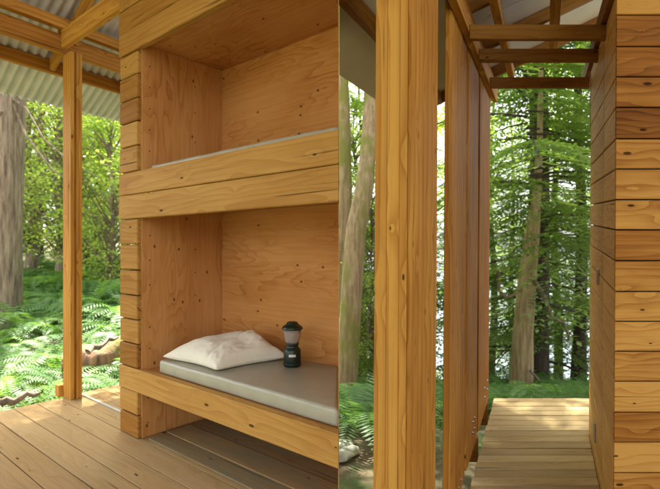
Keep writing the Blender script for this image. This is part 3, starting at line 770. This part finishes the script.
def broad(seed, H, R, z0, nc, npc, ls=.09):
    r = random.Random(seed); vs = []; fs = []; br = []; bb = MB()
    for k in range(nc):
        u = r.random(); z = z0+(H-z0)*u; rr = R*math.sqrt(max(.05, 1-(2*u-1)**2))*r.uniform(.25, 1); a = r.uniform(0, 6.283)
        c = Vector((rr*math.cos(a), rr*math.sin(a), z)); tube(bb, [Vector((0, 0, max(.2, z-rr*.8))), c*.6+Vector((0, 0, z*.4-.1)), c], [.02, .012, .005], 4, cap=False)
        tone0 = r.uniform(.15, .85); cr = r.uniform(.3, .6)
        for i in range(npc):
            p = c+Vector((r.gauss(0, cr*.55), r.gauss(0, cr*.55), r.gauss(0, cr*.25))); d = rv(r); d.z = d.z*.5-.25; d.normalize(); s_ = d.cross(Vector((0, 0, 1))+rv(r)*.5).normalized()
            leaf(vs, fs, br, p, d, s_, ls*r.uniform(.6, 1.2), ls*.32, min(1, max(0, tone0+r.uniform(-.15, .15))))
    return vs, fs, br, bb
bro = []
for sd_ in range(2):
    v_, f_, b_, bb = broad(200+sd_, (6.5, 4.5)[sd_], (2.0, 1.7)[sd_], (.8, .3)[sd_], (120, 90)[sd_], 90)
    mb = MB(); mb.add(v_, f_, None, b_); o = mb.build('crown', 'broad'); ob = bb.build('branches', 'bark'); bro.append((o.data, ob.data)); bpy.data.objects.remove(o); bpy.data.objects.remove(ob)

def trunk_mesh(pts, rads, mat, name='trunk', seg=18, jit=.18):
    mb = MB(); tube(mb, pts, rads, seg, jit=jit); return mb.build(name, mat)
def tree(kind, X, Y, sc, label, group=None, mat='bark_dark', rad=.16, H=13, var=0, lean=(0, 0), cat='tree', rot=None, dz=0, lift=0):
    z = gz(X, Y)-.1+dz; rt = empty('conifer_tree' if kind == 'con' else 'leafy_tree', (X, Y, z))
    src = (con if kind == 'con' else bro)[var % (3 if kind == 'con' else 2)]
    tag(rt, label, cat, group)
    h = H*sc; n_ = 9
    pts = [(lean[0]*h*(i/n_)+.06*math.sin(i*1.3+X), lean[1]*h*(i/n_)+.05*math.cos(i*1.1+Y), h*i/n_) for i in range(n_+1)]
    tr = trunk_mesh(pts, [max(.015, rad*(1.25 if i == 0 else 1)*(1-.93*i/n_)) for i in range(n_+1)], mat); tr.parent = rt
    for me, nm in zip(src, ('crown', 'branches')):
        o = bpy.data.objects.new(nm, me); COL.objects.link(o); o.parent = rt; o.location.z = lift; o.scale = (sc, sc, sc); o.rotation_euler = (-lean[1], lean[0], r.uniform(0, 6.28) if rot is None else rot)
    return rt
# left wood
GL = 'trees of the wood beyond the porch'
for i, (px, Y, kd, sc, v_) in enumerate([(-30, 13, 'con', .9, 0), (42, 15, 'con', .8, 1), (60, 10.5, 'bro', 1.0, 0), (97, 14.5, 'con', .8, 2), (112, 9.5, 'bro', .85, 1), (30, 11, 'bro', 1.1, 0),
                                    (10, 17, 'bro', 1.5, 0), (78, 17, 'bro', 1.5, 1), (125, 19, 'con', .9, 0), (100, 22, 'bro', 1.7, 0), (140, 12, 'bro', 1.0, 1), (150, 20, 'bro', 1.5, 0), (20, 26, 'bro', 2.0, 0), (-60, 20, 'bro', 1.5, 0)]):
    X = (px-330)/489*Y
    h_ = 'past the left edge of the porch view' if px < -5 else 'behind the old grey trunk' if px < 25 else 'just right of the old grey trunk' if px < 40 else 'half-way between old trunk and porch post' if px < 55 else 'directly behind the porch post' if px < 82 else 'just right of the porch post' if px < 99 else 'nearest the bunk wall' if px < 118 else 'hidden behind the bunk wall'
    tree(kd, X, Y, sc, ('dark drooping conifer ' if kd == 'con' else 'bright leafy tree ')+h_+(', in front' if Y < 12 else ', in the middle distance' if Y < 18 else ', far back'), GL + (' (conifers)' if kd == 'con' else ' (leafy)'), 'bark_dark' if kd == 'con' else 'bark', .11*sc+.02, 13 if kd == 'con' else (6.5, 4.5)[v_ % 2], v_)
# big grey trunk at far left
bt = empty('old_tree', ((4-330)/489*7.2, 7.2, gz(-4.8, 7.2)-.1)); tag(bt, 'big old grey trunk at the left edge of the porch view with bare arching twigs', 'tree')
t_ = trunk_mesh([(0, 0, 0), (.0, 0, .5), (.02, 0, 1.3), (.06, 0, 2.5), (.1, .05, 4.5), (.15, .1, 9), (.2, .1, 14)], [.30, .235, .215, .205, .19, .15, .05], 'bark', seg=28); t_.parent = bt
mb = MB()
for (a0, pts) in ((0, [(.15, -.1, 3.55), (.45, -.2, 3.35), (.75, -.3, 2.9), (1.15, -.3, 2.55), (1.5, -.3, 2.35)]), (1, [(.1, -.2, 3.3), (-.05, -.35, 2.95), (-.3, -.4, 2.8)]), (2, [(.2, -.1, 3.45), (.5, -.3, 2.95), (.9, -.35, 2.45), (1.25, -.3, 2.2)]), (3, [(.1, -.1, 3.9), (.7, .1, 3.8), (1.2, .1, 3.5)])):
    tube(mb, pts, [.018-.0028*i for i in range(len(pts))], 6)
o = mb.build('branches', 'bark'); o.parent = bt
for j in range(2):
    o = bpy.data.objects.new('crown', con[2][0]); COL.objects.link(o); o.parent = bt; o.location = (.1, 0, 7.0); o.scale = (.65, .65, .6); o.rotation_euler = (0, 0, 1+j*2)
    if j == 0: break
# slender trunks behind
for i, (px, Y, rr, ln) in enumerate(((36, 12, .07, .03), (86, 11.5, .10, -.035), (100, 14, .06, .01))):
    X = (px-330)/489*Y
    tt = trunk_mesh([(0, 0, 0), (ln*3, 0, 3), (ln*6, 0, 6), (ln*11, 0, 11)], [rr, rr*.85, rr*.7, rr*.3], 'bark', 'slender_tree'); tt.location = (X, Y, gz(X, Y)-.1)
    tag(tt, ('slender grey trunk between the old trunk and the porch post', 'pale leaning trunk just right of the porch post', 'thin dark trunk nearest the bunk wall in the wood')[i], 'tree')

# rotten log & branches
lg = MB()
a = atpx(62, 372, 5.2); b_ = atpx(150, 345, 5.6)
pts = [a.lerp(b_, i/10)+Vector((0, 0, .04*math.sin(i*1.7))) for i in range(11)]
for p in pts: p.z = gz(p.x, p.y)+.20
tube(lg, pts, [.10, .16, .19, .21, .20, .22, .21, .23, .22, .2, .16], 16, jit=.6); lo_ = lg.build('fallen_log', 'rotten'); tag(lo_, 'broken rotten log lying among ferns behind the porch post', 'log')
for i, (px0, y0, Y0, px1, y1, Y1, rd, lb) in enumerate(((88, 352, 4.9, 118, 336, 5.3, .035, 'pale dead branch resting on the rotten log'), (0, 404, 3.75, 40, 392, 3.9, .035, 'grey dead branch lying along the deck edge'), (30, 352, 5.6, 60, 340, 5.8, .03, 'pale bare stick among the ferns left of the post'))):
    mb = MB(); A_ = atpx(px0, y0, Y0); B2 = atpx(px1, y1, Y1)
    pts = [A_.lerp(B2, k_/6)+Vector((0, 0, .02*math.sin(k_*2))) for k_ in range(7)]
    tube(mb, pts, [rd*(1-.1*k_) for k_ in range(7)], 7, jit=.4); tag(mb.build('dead_branch', 'bark'), lb, 'branch')

# right wood
GR = 'conifers beyond the walkway'
for i, (px, Y, kd, sc, v_) in enumerate([(533, 9.5, 'con', .95, 1), (580, 9.5, 'con', .9, 0), (462, 11.5, 'con', .8, 2), (492, 13.5, 'con', .85, 0), (512, 17, 'con', 1.0, 1), (610, 13, 'con', 1.0, 1), (556, 14, 'con', 1.0, 2), (398, 11, 'con', .7, 0), (360, 13, 'con', .8, 1), (268, 7.1, 'con', 1.15, 1), (296, 10.8, 'con', 1.1, 0)]):  # last two added out of sight behind the bunk to shade the walkway
    X = (px-330)/489*Y
    h_ = 'hidden behind the bunk, added to shade the walkway' if px < 330 else 'between the bunk and the first post' if px < 380 else 'behind the first post' if px < 445 else 'behind the row of thin posts' if px < 492 else 'left of the leaning tan trunk' if px < 520 else 'behind the leaning tan trunk' if px < 545 else 'right of the leaning tan trunk' if px < 570 else 'next to the cedar wall' if px < 592 else 'mostly hidden behind the cedar wall'
    tree(kd, X, Y, sc, 'drooping conifer '+h_+(', in front' if Y < 9 else ', in the middle distance' if Y < 12 else ', farther back'), GR, 'bark_dark', .12*sc+.02, 13, v_, lift=5.6 if px < 270 else 0)
def curvy(name, pts, rads, mat, label, cat='tree'):
    X, Y = pts[0][0], pts[0][1]; mb = MB(); tube(mb, [Vector(p)-Vector(pts[0]) for p in pts], rads, 18, jit=.25); o = mb.build(name, mat); o.location = pts[0]; tag(o, label, cat); return o
def pth(l): return [atpx(*q) for q in l]
curvy('leaning_trunk', pth([(519, 415, 7.4), (521, 385, 7.4), (523, 330, 7.4), (527, 280, 7.45), (532, 235, 7.5), (537, 190, 7.6), (540, 140, 7.7), (541, 60, 7.9), (542, -60, 8.1)]), [.20, .165, .145, .135, .11, .065, .045, .035, .02], 'bark_tan', 'pale tan trunk leaning slightly right past the end of the walkway')
lt = bpy.data.objects['leaning_trunk']
for me, nm in zip(con[2]+(con[1][0],), ('crown', 'branches', 'crown')):
    o = bpy.data.objects.new(nm, me); COL.objects.link(o); o.parent = lt; o.location = (.25, .1, 1.0); o.scale = (1, 1, 1); o.rotation_euler = (0, .03, 2.1)
curvy('dark_trunk', pth([(540, 425, 8.6), (540, 330, 8.6), (541, 230, 8.6), (541, 120, 8.7), (540, -50, 9)]), [.17, .15, .14, .12, .06], 'bark_dark', 'dark trunk directly behind the leaning tan trunk')
for i, (l, lb, rd) in enumerate(((((534, 280, 7.3), (546, 300, 7.2), (552, 318, 7.1), (563, 322, 7.1), (570, 340, 7.1)), 'curling bare branch hanging right of the tan trunk', .03),
                      (((498, 270, 7.2), (499, 290, 7.2), (506, 298, 7.2), (514, 295, 7.3), (525, 284, 7.4)), 'hooked bare branch curving left of the tan trunk', .028),
                      (((530, 370, 7.2), (540, 382, 7.1), (552, 398, 7.0)), 'pale bare stick behind the far edge of the walkway', .02),
                      (((540, 300, 7.6), (560, 308, 7.6), (600, 316, 7.7)), 'dark bare branch reaching toward the cedar wall', .025))):
    mb = MB(); pp = pth(l); tube(mb, pp, [rd*(1-.15*k_/len(pp)*3) for k_ in range(len(pp))], 7); tag(mb.build('bare_branch', 'bark' if i != 3 else 'bark_dark'), lb, 'branch')
# mossy curved trunks left of the first post
curvy('mossy_tree', pth([(338, 420, 6.3), (346, 370, 6.3), (350, 320, 6.3), (353, 270, 6.35), (356, 230, 6.4), (364, 190, 6.5), (369, 150, 6.6), (371, 90, 6.8), (368, -40, 7.2)]), [.20, .15, .135, .13, .13, .125, .11, .09, .05], 'bark_moss', 'tan mossy trunk curving right between the bunk and the first post')
curvy('mossy_tree', pth([(330, 410, 6.9), (336, 330, 6.9), (343, 250, 7), (345, 190, 7), (344, 120, 7.1), (341, -20, 7.4)]), [.17, .12, .10, .10, .09, .05], 'bark_moss', 'straight mossy trunk just right of the bunk edge')
for i, (px, Y, sc, v_) in enumerate(((350, 8.2, .7, 1), (372, 7.6, .55, 0), (356, 10, .9, 0), (388, 9.5, .8, 1))):
    X = (px-330)/489*Y; tree('bro', X, Y, sc, ('tall bright leafy shrub right behind the mossy trunks', 'low bright leafy shrub nearest, beside the first post', 'bright leafy tree farthest behind the mossy trunks', 'bright leafy tree mostly hidden behind the first post')[i], 'leafy trees behind the mossy trunks', 'bark', .05, (6.5, 4.5)[v_ % 2], v_, dz=0)
# stones
for i, (px, py, Y, sx) in enumerate(((343, 452, 3.85, .085), (348, 460, 3.8, .06), (340, 463, 3.7, .07))):
    p = atpx(px, py, Y); p.z = gz(p.x, p.y)+.02; mb = MB(); vs = []; r_ = random.Random(i)
    ng = 12
    prof = [(math.sin(math.pi*j/8), -math.cos(math.pi*j/8)) for j in range(9)]
    for (a_, z_) in prof:
        for k_ in range(ng):
            th = 2*math.pi*k_/ng; q = Vector((a_*math.cos(th), a_*math.sin(th), z_)); nn = 1+.5*noise.noise(q*1.3+Vector((i*5, 0, 0))); vs.append(q*nn*sx*(1) * 1.0)
    vs = [Vector((v.x*1.4, v.y, v.z*.6+sx*.3)) for v in vs]
    mb.add(vs, [(j*ng+k_, j*ng+(k_+1) % ng, (j+1)*ng+(k_+1) % ng, (j+1)*ng+k_) for j in range(8) for k_ in range(ng)], None, .5, True)
    o = mb.build('stone', 'stone'); o.location = p; tag(o, ('largest pale stone beside the ferns at the bunk edge', 'small pale stone right of the larger stone near the ferns', 'low pale stone nearest the bunk edge, in front of the others')[i], 'stone', 'pale stones by the ferns')

# labels that still coincide are told apart from left to right (or stay alike when there are many)
by = {}
for o in list(COL.objects):
    if o.parent is None and o.get('label') and o.get('group'): by.setdefault(o['label'], []).append(o)
for lb, l in by.items():
    if 1 < len(l) <= 5:
        l.sort(key=lambda o: o.location.x/max(.1, o.location.y))
        nm = {2: ('leftmost', 'rightmost'), 3: ('leftmost', 'middle one', 'rightmost'), 4: ('leftmost', 'second from left', 'third from left', 'rightmost'), 5: ('leftmost', 'second from left', 'middle one', 'second from right', 'rightmost')}[len(l)]
        for o, q in zip(l, nm): o['label'] = lb+', '+q
